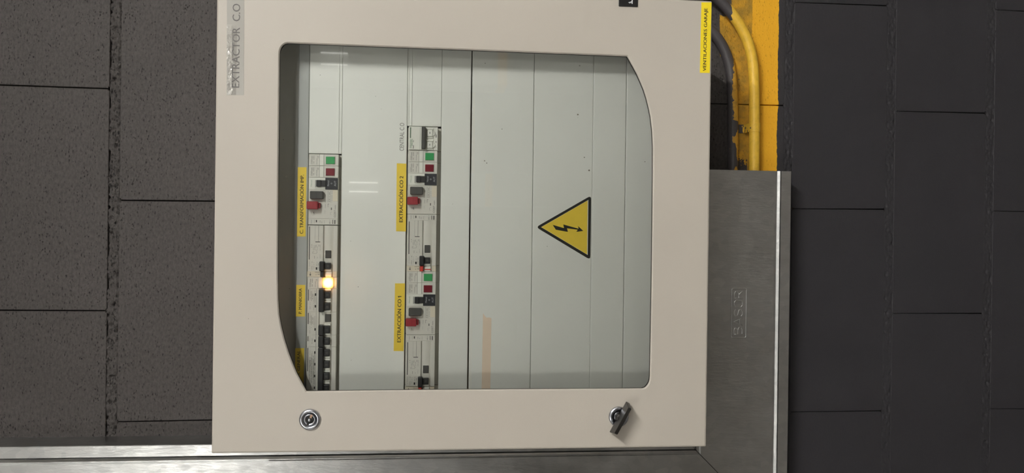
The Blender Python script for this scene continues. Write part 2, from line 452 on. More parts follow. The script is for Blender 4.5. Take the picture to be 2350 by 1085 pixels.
# mortar: rough flush bed joints, fine where the picture looks
def hmort(x, z): 
    p = Vector((x * 150, z * 190, 0)); q = Vector((x * 45 + 9, z * 60, 3))
    pock = max(0, noise.noise(Vector((x * 110 + 5, z * 230, 7))) - .18) * .012
    return .0009 + noise.fractal(p, .8, 2.0, 3) * .0018 + noise.noise(q) * .0012 + pock
for k in range(-3, 11):
    z0, z1 = bedz(k) - .0105, bedz(k) + .0105
    if z0 < 0 or z1 > RZ1: continue
    vis = k in (-1, 0, 1, 5, 6, 7, 8, 9)
    segs = [(RX0, -.35, 60), (-.35, 1.05, 900 if vis else 40), (1.05, RX1, 60)]
    for xa, xb, n in segs:
        nz = 12 if (vis and n > 100) else 3
        vv, ff = [], []
        for i in range(n + 1):
            for j in range(nz + 1):
                x = xa + (xb - xa) * i / n; z = z0 + (z1 - z0) * j / nz
                y = hmort(x, z)
                if j in (0, 1, nz - 1, nz):
                    crack = max(0.0, noise.noise(Vector((x * 52, z * 400, k))) + .0) * .014
                    y += crack * (1 if j in (0, nz) else .6) * (1 if k < 5 else .25)
                y = min(y if k < 5 else .0001 + y * .42, back - .0004)
                vv.append((x, y, z))
        for i in range(n):
            for j in range(nz):
                a = i * (nz + 1) + j; ff.append((a, a + nz + 1, a + nz + 2, a + 1))
        wb.raw(vv, ff, 'mortar', True)
wb.raw([(RX0, back, 0), (RX1, back, 0), (RX1, back, RZ1), (RX0, back, RZ1)], [(0, 1, 2, 3)], 'slot_black')
struct(wb.build('wall_front'))
struct(MB().box(RX0 - .1, RX1 + .1, RY0 - .1, .1, -.1, 0, 'concrete_floor').build('floor'))
struct(MB().box(RX0 - .1, RX1 + .1, RY0 - .1, .1, RZ1, RZ1 + .1, 'ceiling_paint').build('ceiling'))
struct(MB().box(RX0 - .1, RX0, RY0, .1, 0, RZ1, 'room_paint').build('wall_left'))
struct(MB().box(RX1, RX1 + .1, RY0, .1, 0, RZ1, 'room_paint').build('wall_right'))
struct(MB().box(RX0, RX1, RY0 - .1, RY0, 0, RZ1, 'room_paint').build('wall_back'))

def lamp(x, y, length, label, light='tube_light', twin=False):
    t = empty('ceiling_lamp', (x, y, RZ1)); tag(t, label, 'lamp', 'tube lamps on the garage ceiling')
    zc = RZ1 - .05
    MB().box(x - .05, x + .05, y - length / 2 - .03, y + length / 2 + .03, zc, RZ1 - .001, 'lamp_body', .004).build('housing', t, None).matrix_parent_inverse = Matrix.Translation((-x, -y, -RZ1))
    mb = MB()
    for dx in ((-.055, .055) if twin else (0,)):
        mb.tube([(x + dx, y - length / 2, zc - .03), (x + dx, y + length / 2, zc - .03)], .019, light, 12)
    for e in (-1, 1):
        yy = y + e * (length / 2 + .01); mb.box(x - (.07 if twin else .015), x + (.07 if twin else .015), yy - .012, yy + .012, zc - .05, zc, 'lamp_body')
    mb.build('tube', t).matrix_parent_inverse = Matrix.Translation((-x, -y, -RZ1))
lamp(1.75, -2.5, 1.25, 'white tube lamp on the ceiling, nearest the cabinet on its right')
lamp(-0.95, -2.6, 1.25, 'white tube lamp on the ceiling, nearest the cabinet on its left', 'tube_old')
for x, l in ((-1.5, 'left'), (0.9, 'middle'), (3.3, 'right')):  # unseen second row, added as soft fill light from ahead
    lamp(x, -3.9, 1.0, 'added white fill lamp on the ceiling, ' + l + ' one of the second row of three', 'fill_tube_weak' if x < 0 else 'fill_tube')
# pillars and upright tube lamps added further back, unseen, to streak the glazing
def added_pillar(x, y, z0, z1, word):
    pb = MB(); pb.box(x - .2, x + .2, y - .4, y, .002, RZ1 - .002, 'room_paint', .01)
    tag(pb.build('added_pillar', None, (x, y - .2, 0)), 'added square painted pillar ' + word + ' with a yellow band', 'added_pillar')
    t = empty('streak_lamp', (x, y, z0)); tag(t, 'added upright twin tube lamp on the pillar ' + word, 'lamp')
    iv = Matrix.Translation((-x, -y, -z0))
    MB().box(x - .1, x + .1, y + .001, y + .03, z0, z1, 'lamp_body', .004).build('housing', t).matrix_parent_inverse = iv
    for dx in (-.055, .055):
        MB().tube([(x + dx, y + .048, z0 + .01), (x + dx, y + .048, z1 - .01)], .008, 'streak_tube', 12).build('tube', t).matrix_parent_inverse = iv
added_pillar(.89, -8.4, 2.24, 2.60, 'farther from the cabinet')
added_pillar(2.0, -6.5, 2.39, 2.66, 'nearer to the cabinet')

# ------------------------------------------------------------------ cable trunking
YT = -.060
tx1 = U(240, 1022.5, YT)[0]                     # right side of the vertical run
hz_bot = (U(1813, 393, YT)[1] + U(1812, 1000, YT)[1]) / 2
hx_end = U(1720, 391, YT)[0]
TW = .196
tx0 = tx1 - TW
hz_top = hz_bot + TW
LIP = .0205
def bead(t0, w_, p0, hgt, n=6):
    return [(t0 + w_ * i / n, p0 + hgt * math.sin(math.pi * i / n)) for i in range(n + 1)]
tray_prof = ([(0, 0), (0, .0590), (.0010, .060), (.0195, .0600), (.0195, .0560), (.022, .056)])
cov_half = [(.0208, .0575)] + [(.0214, .0588), (.0222, .0606), (.0266, .0586), (.0274, .0576), (.0292, .0576), (.0297, .0598), (.0310, .0601)]
cov_prof = cov_half + [(TW - t, p) for t, p in cov_half[::-1]]
def sweep(mb, prof, f0, f1, mat, thick=.0012):
    """prof (t across, p out of the wall); f0/f1 give the end points for t"""
    vs_, fs = [], []
    n = len(prof)
    for t, p in prof:
        vs_.append(f0(t, p)); vs_.append(f1(t, p))
    for i in range(n - 1):
        a = 2 * i; fs.append((a, a + 1, a + 3, a + 2))
    bm = bmesh.new(); vv = [bm.verts.new(v) for v in vs_]
    for f_ in fs: bm.faces.new([vv[i] for i in f_])
    bmesh.ops.recalc_face_normals(bm, faces=bm.faces[:])
    # give the sheet its thickness towards the inside
    c = sum((f_.calc_center_median() * f_.calc_area() for f_ in bm.faces), Vector()) / sum(f_.calc_area() for f_ in bm.faces)
    mid = bm.faces[:][n // 2] if n > 4 else bm.faces[:][0]
    bmesh.ops.solidify(bm, geom=bm.faces[:], thickness=thick)
    bmesh.ops.recalc_face_normals(bm, faces=bm.faces[:])
    mb.add(bm, mat)
# vertical run: t measured from its right side to the left (X = tx1 - t), from the mitre up to the ceiling
mz = lambda t: hz_top - t                      # 45 degree mitre line
gap = .0008
vr = empty('cable_trunking', (tx1 - TW / 2, 0, hz_top))
tag(vr, 'bright galvanised metal trunking rising left of the cabinet', 'trunking')
def up_pts(z_hi):
    return (lambda t, p: (tx1 - t, -p, mz(t) + gap)), (lambda t, p: (tx1 - t, -p, z_hi))
a0, a1 = up_pts(RZ1 - .002)
mb = MB(); sweep(mb, tray_prof, a0, a1, 'galvanised')
mir = [(TW - t, p) for t, p in tray_prof]; sweep(mb, mir, a0, a1, 'galvanised')
inv = lambda e: Matrix.Translation(-Vector(e.location))
mb.build('tray', vr).matrix_parent_inverse = inv(vr)
mb = MB(); sweep(mb, cov_prof, a0, a1, 'galvanised'); mb.build('cover', vr).matrix_parent_inverse = inv(vr)
# horizontal run below the cabinet: t from its top side down, X from the mitre to its open end
hr = empty('cable_trunking', ((tx1 + hx_end) / 2, 0, hz_bot))
tag(hr, 'dull galvanised metal trunking running level below the cabinet, stamped with raised lettering', 'trunking')
b0 = lambda t, p: (tx1 - t + gap, -p, hz_top - t)
b1 = lambda t, p: (hx_end, -p, hz_top - t)
mb = MB(); sweep(mb, tray_prof, b0, b1, 'galvanised'); sweep(mb, mir, b0, b1, 'galvanised')
mb.build('tray', hr).matrix_parent_inverse = inv(hr)
mb = MB(); sweep(mb, cov_prof, b0, b1, 'galvanised')
mb.build('cover', hr).matrix_parent_inverse = inv(hr)
# raised stamp
YC = -.0601
x0, x1, z0, z1 = RC(1677, 661, 1714, 776, YC)
mb = MB()
def rim(x0, x1, z0, z1, r, wd, h, y):
    o = rounded(x0, x1, z0, z1, r, 6); vv = []; ff = []; K = 6; n = len(o)
    cx, cz = (x0 + x1) / 2, (z0 + z1) / 2
    for j in range(K + 1):
        ins = wd * j / K
        q = rounded(x0 + ins, x1 - ins, z0 + ins, z1 - ins, max(r - ins, .0005), 6)
        hh = h * math.sin(math.pi * j / K)
        vv += [(px, y - hh, pz) for px, pz in q]
    for j in range(K):
        for i in range(n):
            a = j * n + i; b_ = j * n + (i + 1) % n; ff.append((a, b_, b_ + n, a + n))
    return vv, ff
vv, ff = rim(x0, x1, z0, z1, .004, .0026, .0011, YC); mb.raw(vv, ff, 'galvanised', True)
def stroke(mb, pts, r, y, mat):
    mb.tube([(px, y, pz) for px, pz in pts], r, mat, 10)
LET = {'B': [[(0, 0), (0, 1)], [(0, 1), (.5, 1), (.72, .88), (.72, .64), (.5, .52), (0, .52)], [(.5, .52), (.8, .4), (.8, .12), (.55, 0), (0, 0)]],
       'A': [[(0, 0), (.42, 1), (.84, 0)], [(.16, .32), (.68, .32)]],
       'S': [[(.78, .84), (.6, .98), (.25, 1), (.04, .84), (.08, .6), (.4, .5), (.75, .4), (.8, .16), (.55, 0), (.2, 0), (0, .16)]],
       'O': [[(.25, 0), (.6, 0), (.82, .2), (.82, .8), (.6, 1), (.25, 1), (.02, .8), (.02, .2), (.25, 0)]],
       'R': [[(0, 0), (0, 1)], [(0, 1), (.55, 1), (.78, .86), (.78, .62), (.55, .48), (0, .48)], [(.42, .48), (.82, 0)]]}
lx0, lx1, lz0, lz1 = RC(1685, 668, 1704, 767, YC)
hh = lz1 - lz0; adv = (lx1 - lx0 - hh * .82) / 4
for i, ch in enumerate('BASOR'):
    for st in LET[ch]:
        pts = []
        for j in range(len(st) - 1):
            for q in range(4):
                t = q / 4; pts.append((st[j][0] * (1 - t) + st[j + 1][0] * t, st[j][1] * (1 - t) + st[j + 1][1] * t))
        pts.append(st[-1])
        stroke(mb, [(lx0 + i * adv + p * hh, lz0 + q * hh) for p, q in pts], .0011, YC, 'galvanised')
mb.build('raised_stamp', hr).matrix_parent_inverse = inv(hr)

# ------------------------------------------------------------------ conduits
def catmull(P, n=10):
    out = []
    for i in range(len(P) - 1):
        p0 = P[max(i - 1, 0)]; p1 = P[i]; p2 = P[i + 1]; p3 = P[min(i + 2, len(P) - 1)]
        for q in range(n):
            t = q / n
            out.append(tuple(.5 * ((2 * b_) + (-a + c) * t + (2 * a - 5 * b_ + 4 * c - d) * t * t + (-a + 3 * b_ - 3 * c + d) * t ** 3) for a, b_, c, d in zip(p0, p1, p2, p3)))
    out.append(P[-1]); return out
def conduit(px, Y, r, mat, label):
    pts = [Vector((U(x, y, Y)[0], Y, U(x, y, Y)[1])) for x, y in px]
    pts = catmull([tuple(p) for p in pts])
    e = tuple(pts[0]); mb = MB(); mb.tube(pts, r, mat, 28)
    return tag(mb.build('conduit', None, e), label, 'conduit', None)
GC = 'conduits'
conduit([(1731, 425), (1731, 391), (1731, 300), (1731, 220), (1728, 150), (1718, 102), (1702, 66), (1682, 35), (1660, 10), (1635, -12), (1605, -32), (1570, -45)], -.0205, .0098, 'conduit_front',
        'clean yellow painted conduit bending up beside the cabinet, outermost of the two')
conduit([(1682, 425), (1682, 391), (1682, 280), (1680, 200), (1674, 150), (1660, 110), (1640, 80), (1610, 55), (1570, 38)], -.0105, .0098, 'conduit_rear',
        'mostly dark grey conduit, the inner of the two, nearest the cabinet')
# saddle clip on the front conduit
cx, cz = U(1731, 293, -.0205); r = .0108
mb = MB(); K = 16; vv, ff = [], []
wd = .0082
path = [(cz + .023, -.0008), (cz + .0125, -.0012)] + [(cz + r * math.cos(t), -.0205 - r * math.sin(t)) for t in [math.pi * i / K for i in range(K + 1)]] + [(cz - .0112, -.0012), (cz - .016, -.0008)]
for z, y in path: vv += [(cx - wd, y, z), (cx + wd, y, z), (cx - wd, y + .0012, z), (cx + wd, y + .0012, z)]
for i in range(len(path) - 1):
    a = 4 * i; b_ = a + 4
    ff += [(a, a + 1, b_ + 1, b_), (a + 2, b_ + 2, b_ + 3, a + 3), (a, b_, b_ + 2, a + 2), (a + 1, a + 3, b_ + 3, b_ + 1)]
conduit_mat('clip_paint', cz + .0125, None, .15)
mb.raw(vv, ff, 'clip_paint')
tag(mb.build('pipe_clip', None, (cx, 0, cz)), 'yellow strap clip holding the outermost conduit to the wall', 'clip')

# ------------------------------------------------------------------ cabinet
YD = -.22; YP = -.175
dx0 = U(1050, 1033, YD)[0]; dx1 = U(1637, 2, YD)[0]
dz1 = (U(484, 1041, YD)[1] + U(498, 0, YD)[1]) / 2; dz0 = (U(1619, 1026, YD)[1] + U(1637, 2, YD)[1]) / 2
cab = empty('electrical_cabinet', ((dx0 + dx1) / 2, 0, dz0))
tag(cab, 'beige metal electrical cabinet with a large glazed door, fixed to the block wall', 'cabinet')
def part(mb, name, parent=cab, label=None, root=None):
    o = mb.build(name, None)
    root = root or cab
    if parent is cab or parent is root:
        o.parent = parent; o.matrix_parent_inverse = inv(parent)
    else:
        o.parent = parent; o.matrix_parent_inverse = (Matrix.Translation(Vector(root.location)) @ Matrix()).inverted() if False else Matrix()
    if label: o['label'] = label
    return o
def sub(mb, name, parent, label=None):
    # parent meshes are built with world-space vertices, so the child shares their frame
    o = mb.build(name, None); o.parent = parent; o.matrix_parent_inverse = Matrix()
    if label: o['label'] = label
    return o
bx0, bx1, bz0, bz1 = dx0 + .012, dx1 - .012, dz0 + .012, dz1 - .012
mb = MB(); T = .0015
mb.box(bx0, bx1, -.003, -.0005, bz0, bz1, 'door_paint')
mb.box(bx0, bx0 + T, YD + .022, -.003, bz0, bz1, 'door_paint'); mb.box(bx1 - T, bx1, YD + .022, -.003, bz0, bz1, 'door_paint')
mb.box(bx0 + T, bx1 - T, YD + .022, -.003, bz0, bz0 + T, 'door_paint'); mb.box(bx0 + T, bx1 - T, YD + .022, -.003, bz1 - T, bz1, 'door_paint')
part(mb, 'body')
# door with its window opening
WIN = [(703, 898), (692, 878), (680.5, 856.6), (671, 834), (662, 810), (652, 778), (645, 750), (640, 722), (638, 690), (637, 640), (637, 560), (638, 400), (640, 220), (641, 122),
       (642, 115), (644.6, 108.5), (648.8, 103), (654, 99.4), (660, 98), (850, 105.5), (1050, 113), (1250, 121), (1440, 128.5), (1453, 151), (1463, 170), (1470, 186), (1478, 205), (1484, 224), (1490, 248), (1494, 268), (1497.6, 299),
       (1499.3, 335), (1499.2, 400), (1498, 520), (1496, 680), (1492.5, 862), (1492, 870), (1490.2, 877.5), (1486.6, 884), (1481.6, 889), (1475, 891.5), (1300, 892.6), (1100, 894), (900, 895.7)]
win = [U(x, y, YD) for x, y in WIN]
bm = bmesh.new()
oc = rounded(dx0, dx1, dz0, dz1, .0018, 3)
def ring(bm, pl, y): return [bm.verts.new((x, y, z)) for x, z in pl]
R_ = .0030
def inset(pl, d):
    out = []; n = len(pl)
    ar = sum(pl[i][0] * pl[(i + 1) % n][1] - pl[(i + 1) % n][0] * pl[i][1] for i in range(n))
    sg = 1 if ar > 0 else -1
    for i in range(n):
        a, b_, c = Vector(pl[i - 1]), Vector(pl[i]), Vector(pl[(i + 1) % n])
        n1 = Vector((-(b_ - a).y, (b_ - a).x)).normalized() * sg; n2 = Vector((-(c - b_).y, (c - b_).x)).normalized() * sg
        nn = (n1 + n2).normalized(); k = d / max(.5, nn.dot(n1)); p = b_ + nn * k; out.append((p.x, p.y))
    return out
o_front = ring(bm, rounded(dx0 + R_, dx1 - R_, dz0 + R_, dz1 - R_, .0018, 3), YD)
o_mid = ring(bm, rounded(dx0 + R_ * .3, dx1 - R_ * .3, dz0 + R_ * .3, dz1 - R_ * .3, .0022, 3), YD + R_ * .3)
o_edge = ring(bm, oc, YD + R_); o_back = ring(bm, oc, YD + .020)
RW = .0016
w_front = ring(bm, inset(win, -RW), YD); w_edge = ring(bm, win, YD + RW); w_back = ring(bm, win, YD + .004)
def strip(a, b_):
    n = len(a); fs = []
    for i in range(n): fs.append(bm.faces.new((a[i], a[(i + 1) % n], b_[(i + 1) % n], b_[i])))
    return fs
strip(o_front, o_mid); strip(o_mid, o_edge); strip(o_edge, o_back); strip(w_front, w_edge); strip(w_edge, w_back)
def loop_edges(vl): return [bm.edges.get((vl[i], vl[(i + 1) % len(vl)])) for i in range(len(vl))]
bmesh.ops.triangle_fill(bm, edges=loop_edges(o_front) + loop_edges(w_front), use_beauty=True, use_dissolve=False)
# back skin
ib = ring(bm, rounded(dx0 + .0015, dx1 - .0015, dz0 + .0015, dz1 - .0015, .0018, 3), YD + .020)
ib2 = ring(bm, rounded(dx0 + .0015, dx1 - .0015, dz0 + .0015, dz1 - .0015, .0018, 3), YD + .004)
strip(o_back, ib); strip(ib, ib2)
bmesh.ops.triangle_fill(bm, edges=loop_edges(ib2) + loop_edges(w_back), use_beauty=True, use_dissolve=False)
bmesh.ops.recalc_face_normals(bm, faces=bm.faces[:])
mb = MB(); mb.add(bm, 'door_paint')
door = part(mb, 'door')
# glazing held behind the opening by a rubber seal
big = inset(win, -.008)
mb = MB(); mb.prism(big, YD + .0042, YD + .0072, 'window_glass')
pane = sub(mb, 'window_pane', door, 'clear glazing with curved upper and lower edges')
n = len(win); mb = MB(); ow = inset(win, -.008); iw = inset(win, -.0005)
vv = [(x, YD + .0073, z) for x, z in ow] + [(x, YD + .0073, z) for x, z in iw] + [(x, YD + .010, z) for x, z in ow] + [(x, YD + .010, z) for x, z in iw]
ff = []
for i in range(n):
    j = (i + 1) % n; ff += [(i, j, n + j, n + i), (2 * n + i, 3 * n + i, 3 * n + j, 2 * n + j), (n + i, n + j, 3 * n + j, 3 * n + i)]
mb.raw(vv, ff, 'rubber'); sub(mb, 'window_seal', door)
# specks of dirt on the glass
mb = MB()
for x, y, a, b_ in ((1326, 263, 2.4, 3.6), (1112, 369, 1.6, 1.0), (1117, 374, 1.4, .6), (1352, 391, 2.2, 1.4), (1341, 361, 1.4, .8), (1480, 371, 1.2, 1.0), (822, 658, 1.0, 2.2), (805, 553, .7, .7), (806, 826, .7, 1.8),
                    (1039, 468, .7, 1.2), (1326, 270, .5, 3), (650, 320, 1, 1), (735, 172, .8, .8), (664, 662, .8, .8), (657, 405, 1.4, 1.2), (875, 250, .6, 1), (1152, 296, 1.2, .8)):
    X, Z = U(x, y, YD + .004); q = [(X + a * .7e-3 * math.cos(t) * random.uniform(.6, 1.1), Z + b_ * .0 + a * .7e-3 * math.sin(t) * random.uniform(.6, 1.1)) for t in [k * math.pi / 4 for k in range(8)]]
    mb.prism([(p - 0, z_) for p, z_ in q], YD + .0038, YD + .00415, 'dirt')
sub(mb, 'dirt_specks', door, 'small dark dirt specks on the glazing')['kind'] = 'stuff'

# locks
def lock_body(mb, cx, cz):
    y = YD
    mb.lathe(cx, cz, [(.0162, y), (.0162, y - .0018), (.0150, y - .0034), (.0128, y - .0040), (.0112, y - .0036), (.0100, y - .0024), (.0098, y - .0010)], 'chrome')
cx, cz = U(711.3, 961.9, YD)
mb = MB(); lock_body(mb, cx, cz)
mb.lathe(cx, cz, [(.0099, YD - .0030), (.0062, YD - .0034), (.0058, YD - .0012)], 'chrome')
mb.lathe(cx, cz, [(.0056, YD - .0005), (.0056, YD - .0036), (.0050, YD - .0037)], 'slot_black')
lk = sub(mb, 'lock', door, 'round chrome lock with an open keyhole')
mb = MB(); mb.lathe(cx, cz, [(.0022, YD - .0036), (.0022, YD - .0058), (.0016, YD - .0062)], 'chrome', 20)
d = Vector((.85, -.35)).normalized()
for s_ in (1, -1):
    pp = [(cx + s_ * (d.x * a - d.y * b_) * 1.0, cz + s_ * (d.y * a + d.x * b_)) for a, b_ in ((.003, -.0014), (.0085, -.0018), (.0085, .0018), (.003, .0014))]
    mb.prism(pp, YD - .0041, YD - .0030, 'slot_black' if s_ < 0 else 'brass')
sub(mb, 'lock_pin', door, 'double-bit pin inside the open lock')
cx, cz = U(1419.5, 955.5, YD)
mb = MB(); lock_body(mb, cx, cz); mb.lathe(cx, cz, [(.0099, YD - .0020), (.007, YD - .0034), (.004, YD - .0036)], 'chrome_dark')
sub(mb, 'lock', door, 'round chrome lock behind the black key')
# the T-shaped key: bar direction in the wall plane
mb = MB(); du = Vector((-.878, .479)); dn = Vector((.479, .878))
def bar(a0, a1, wa, wb_, ya, yb, mat):
    vv = []
    for y, wid, aa0, aa1 in ((ya, wa, a0, a1), (yb, wb_, a0 + .0048, a1 - .0048)):
        for a, s_ in ((aa0, -1), (aa1, -1), (aa1, 1), (aa0, 1)):
            ww = wid * (1 if abs(a) < .012 else .86)
            p = Vector((cx, cz)) + du * a + dn * (s_ * ww); vv.append((p.x, y, p.y))
    bm = bmesh.new(); q = [bm.verts.new(v) for v in vv]
    for f_ in ((0, 1, 2, 3), (4, 5, 6, 7), (0, 1, 5, 4), (1, 2, 6, 5), (2, 3, 7, 6), (3, 0, 4, 7)): bm.faces.new([q[i] for i in f_])
    bmesh.ops.recalc_face_normals(bm, faces=bm.faces[:])
    bmesh.ops.bevel(bm, geom=bm.edges[:], offset=.0006, segments=2, affect='EDGES')
    mb.add(bm, mat)
bar(-.0275, .0275, .0040, .0031, YD - .007, YD - .030, 'key_black')
mb.lathe(cx, cz, [(.0066, YD - .002), (.0066, YD - .012), (.005, YD - .013)], 'key_black', 28)
sub(mb, 'key', door, 'black plastic key with a T grip, left in the lower lock')

# stickers on the door
def sticker(px, Y, mat, thick=.0003):
    P = [U(x, y, Y) for x, y in px]; mb = MB(); mb.prism(P, Y - thick, Y, mat); return mb
YS = YD
mb = sticker([(521, -45), (560.5, -45), (559.5, 218), (520.5, 218)], YS, 'clear_tape')
X0, X1, Z0, Z1 = RC(533, 9, 550.5, 201, YS)
mb.text('EXTRACTOR  C.O', X0, X1, Z0, Z1, YS - .0006, 'print_text', .012)
x_, z_ = U(543, -2, YS); mb.rect(x_ - .001, x_ + .0035, z_ - .0005, z_ + .0006, YS - .0006, 'print_text')
sub(mb, 'tape_label', door, 'clear crinkled tape label reading EXTRACTOR C.O')
mb = sticker([(1609.6, 5.5), (1633, 5.5), (1628.6, 167.5), (1606, 167)], YS, 'label_yellow_door')
X0, X1, Z0, Z1 = RC(1614.5, 19, 1624, 163, YS)
v0 = len(mb.v); mb.text('VENTILACIONES GARAJE', X0, X1, Z0, Z1, YS - .0005, 'print_black', .022)
sh = U(1622, 19, YS)[1] - U(1616.5, 163, YS)[1]
for i in range(v0, len(mb.v)):
    x, y, z = mb.v[i]; mb.v[i] = (x, y, z + ((x - (X0 + X1) / 2) / (X1 - X0)) * sh * .35)
sub(mb, 'name_label', door, 'yellow label reading VENTILACIONES GARAJE in the lower right corner')
x0, x1, z0, z1 = RC(1419.5, -20, 1463.5, 15.5, YS)
mb = MB(); mb.prism(rounded(x0, x1, z0, z1, .0012, 3), YS - .0016, YS, 'sticker_black', .0004)
P = [U(x, y, YS - .0018) for x, y in ((1441.5, 5.5), (1449.3, 3.0), (1450, -4), (1452.5, -4), (1451.8, 9), (1449.5, 9), (1449.3, 5.4), (1445.5, 8))]
mb.flat(P, YS - .0018, 'print_white')
sub(mb, 'black_sticker', door, 'small black sticker at the right edge of the door')

# ---- inner cover plates
ix0, ix1 = bx0 + .006, bx1 - .006
def zrow(x, y=500, Y=YP): return U(x, y, Y)[1]
def plate(xa, xb, name='cover_plate', mat='cover_paint', Y=YP, bev=.0012, X0=None, X1=None, label=None):
    mb = MB(); mb.box(ix0 if X0 is None else X0, ix1 if X1 is None else X1, Y, Y + .0045, zrow(xb, 500, Y), zrow(xa, 500, Y), mat, bev, 2)
    return part(mb, name, cab, label)
mb = MB(); mb.box(ix0 - .004, ix1 + .004, -.098, -.094, bz0 + .004, bz1 - .004, 'back_plate_paint', 0); part(mb, 'mounting_plate')
plates = {}
mb = MB(); mb.box(ix0, ix1, YP + .012, YP + .014, zrow(683), bz1 - .003, 'shield_paint'); part(mb, 'upper_shield')
strip_ = plate(681.5, 706.0, 'frame_strip', 'strip_paint', YP + .002)
pA = plate(782.2, 931.6); pB = plate(1010.4, 1077.2); pC = plate(1080.0, 1221.6); pD = plate(1222.4, 1358.3)
pE = plate(1358.5, 1433.6); pF = plate(1434.5, 1535)
# thin flanges beside the slots that the light catches
# fillers that blank the slots to the right of the devices
s1x = U(745, 353, YP)[0]; s2x = U(970, 290, YP)[0]
def filler(xa, xb, X0, ridge):
    mb = MB(); mb.box(X0 + .0005, ix1, YP + .001, YP + .005, zrow(xb), zrow(xa), 'cover_paint', .0008)
    for r0, r1, dp in ridge: mb.box(X0 + .0005, ix1, YP + .001 - dp, YP + .003, zrow(r1), zrow(r0), 'cover_paint', dp * .45)
    return part(mb, 'slot_filler')
filler(706.4, 781.6, s1x, [(772.5, 775.5, .0012)])
filler(932.2, 1009.8, s2x, [(933.5, 935.2, .001), (939.5, 942.3, .0014)])

# labels inside
def name_label(px, txt, tpx, parent, label, mat='label_yellow', bold=.020, ink='print_black'):
    mb = sticker(px, YP - (0 if parent is not strip_ else -.002), mat, .0003)
    Y = YP - .0005 + (0 if parent is not strip_ else .002)
    X0, X1, Z0, Z1 = RC(*tpx, Y); mb.text(txt, X0, X1, Z0, Z1, Y, ink, bold)
    return sub(mb, 'name_label', parent, label)
name_label([(683.5, 383.5), (703.5, 383.5), (701.2, 542.5), (681.5, 542.5)], 'C. TRANSFORMACIÓN IMP.', (686.5, 401, 696.5, 536), strip_, 'yellow label reading C. TRANSFORMACIÓN IMP.')
name_label([(680, 653.5), (700.6, 653.5), (699.6, 726), (678.8, 726)], 'P. MANIOBRA', (685.5, 661.5, 692.5, 719.5), strip_, 'yellow label reading P. MANIOBRA')
name_label([(677.8, 798.5), (698.2, 798.5), (696.6, 905), (675.6, 905)], 'I. GENERAL', (682, 804, 688.5, 858), strip_, 'yellow label reading GENERAL, half hidden by the door edge')
name_label([(910.6, 374.5), (932.4, 375.5), (931.4, 531), (909, 530.5)], 'EXTRACCIÓN CO 2', (914.5, 404, 925, 509.5), pA, 'yellow label reading EXTRACCIÓN CO 2')
name_label([(906.6, 650), (929.3, 650), (926.2, 805.5), (903.4, 805)], 'EXTRACCIÓN CO #', (909.8, 679.5, 920.5, 785), pA, 'yellow label reading EXTRACCIÓN CO 1')
mb = MB(); X0, X1, Z0, Z1 = RC(917.4, 282, 927.2, 346, YP); mb.text('CENTRAL C.O', X0, X1, Z0, Z1, YP - .0003, 'print_soft', -.004)
sub(mb, 'name_label', pA, 'small clear label reading CENTRAL C.O')
# warning sign
mb = MB()
tri = [(1232.5, 521), (1353.4, 451.3), (1351.6, 592.9)]
def round_tri(px, r, Y):
    P = [Vector(U(x, y, Y)) for x, y in px]; out = []
    for i in range(3):
        a, b_, c = P[i - 1], P[i], P[(i + 1) % 3]
        d1, d2 = (a - b_).normalized(), (c - b_).normalized()
        for q in range(6):
            t = q / 5; p = b_ + d1 * r * (1 - t) ** 2 + d2 * r * t ** 2; out.append((p.x, p.y))
    return out
mb.prism(round_tri([(1230, 521), (1356.5, 448.5), (1354.5, 596)], .0065, YP), YP - .0006, YP, 'print_black')
mb.flat([U(x, y, YP) for x, y in ((1241.5, 521), (1350, 458.6), (1348.6, 585))], YP - .0009, 'plastic_bright')
mb.flat([U(x, y, YP) for x, y in ((1242.2, 521), (1348.3, 460), (1346.9, 583.6))], YP - .0011, 'label_yellow')
bolt = [(478, 520), (618, 560), (610, 515), (800, 568), (793, 535), (858, 594), (772, 607), (790, 580), (655, 562), (667, 607), (517, 580)]
bp = [U(1180 + x / 5.425, 420 + y / 5.425, YP) for x, y in bolt]
bm = bmesh.new(); vs_ = [bm.verts.new((x, YP - .0014, z)) for x, z in bp]; es = [bm.edges.new((vs_[i], vs_[(i + 1) % len(vs_)])) for i in range(len(vs_))]
bmesh.ops.triangle_fill(bm, edges=es, use_beauty=True); 
for f_ in bm.faces:
    if f_.normal.y > 0: f_.normal_flip()
mb.add(bm, 'print_black')
sub(mb, 'warning_sign', pD, 'yellow triangular high voltage sign with a black lightning arrow')
# masking tape
jag = [(1105, 905), (1108.5, 718), (1112, 724), (1117, 729), (1122, 728), (1127.8, 730), (1125, 905)]
mb = sticker(jag, YP, 'masking_tape', .0003); sub(mb, 'masking_tape', pC, 'torn strip of pinkish masking tape')

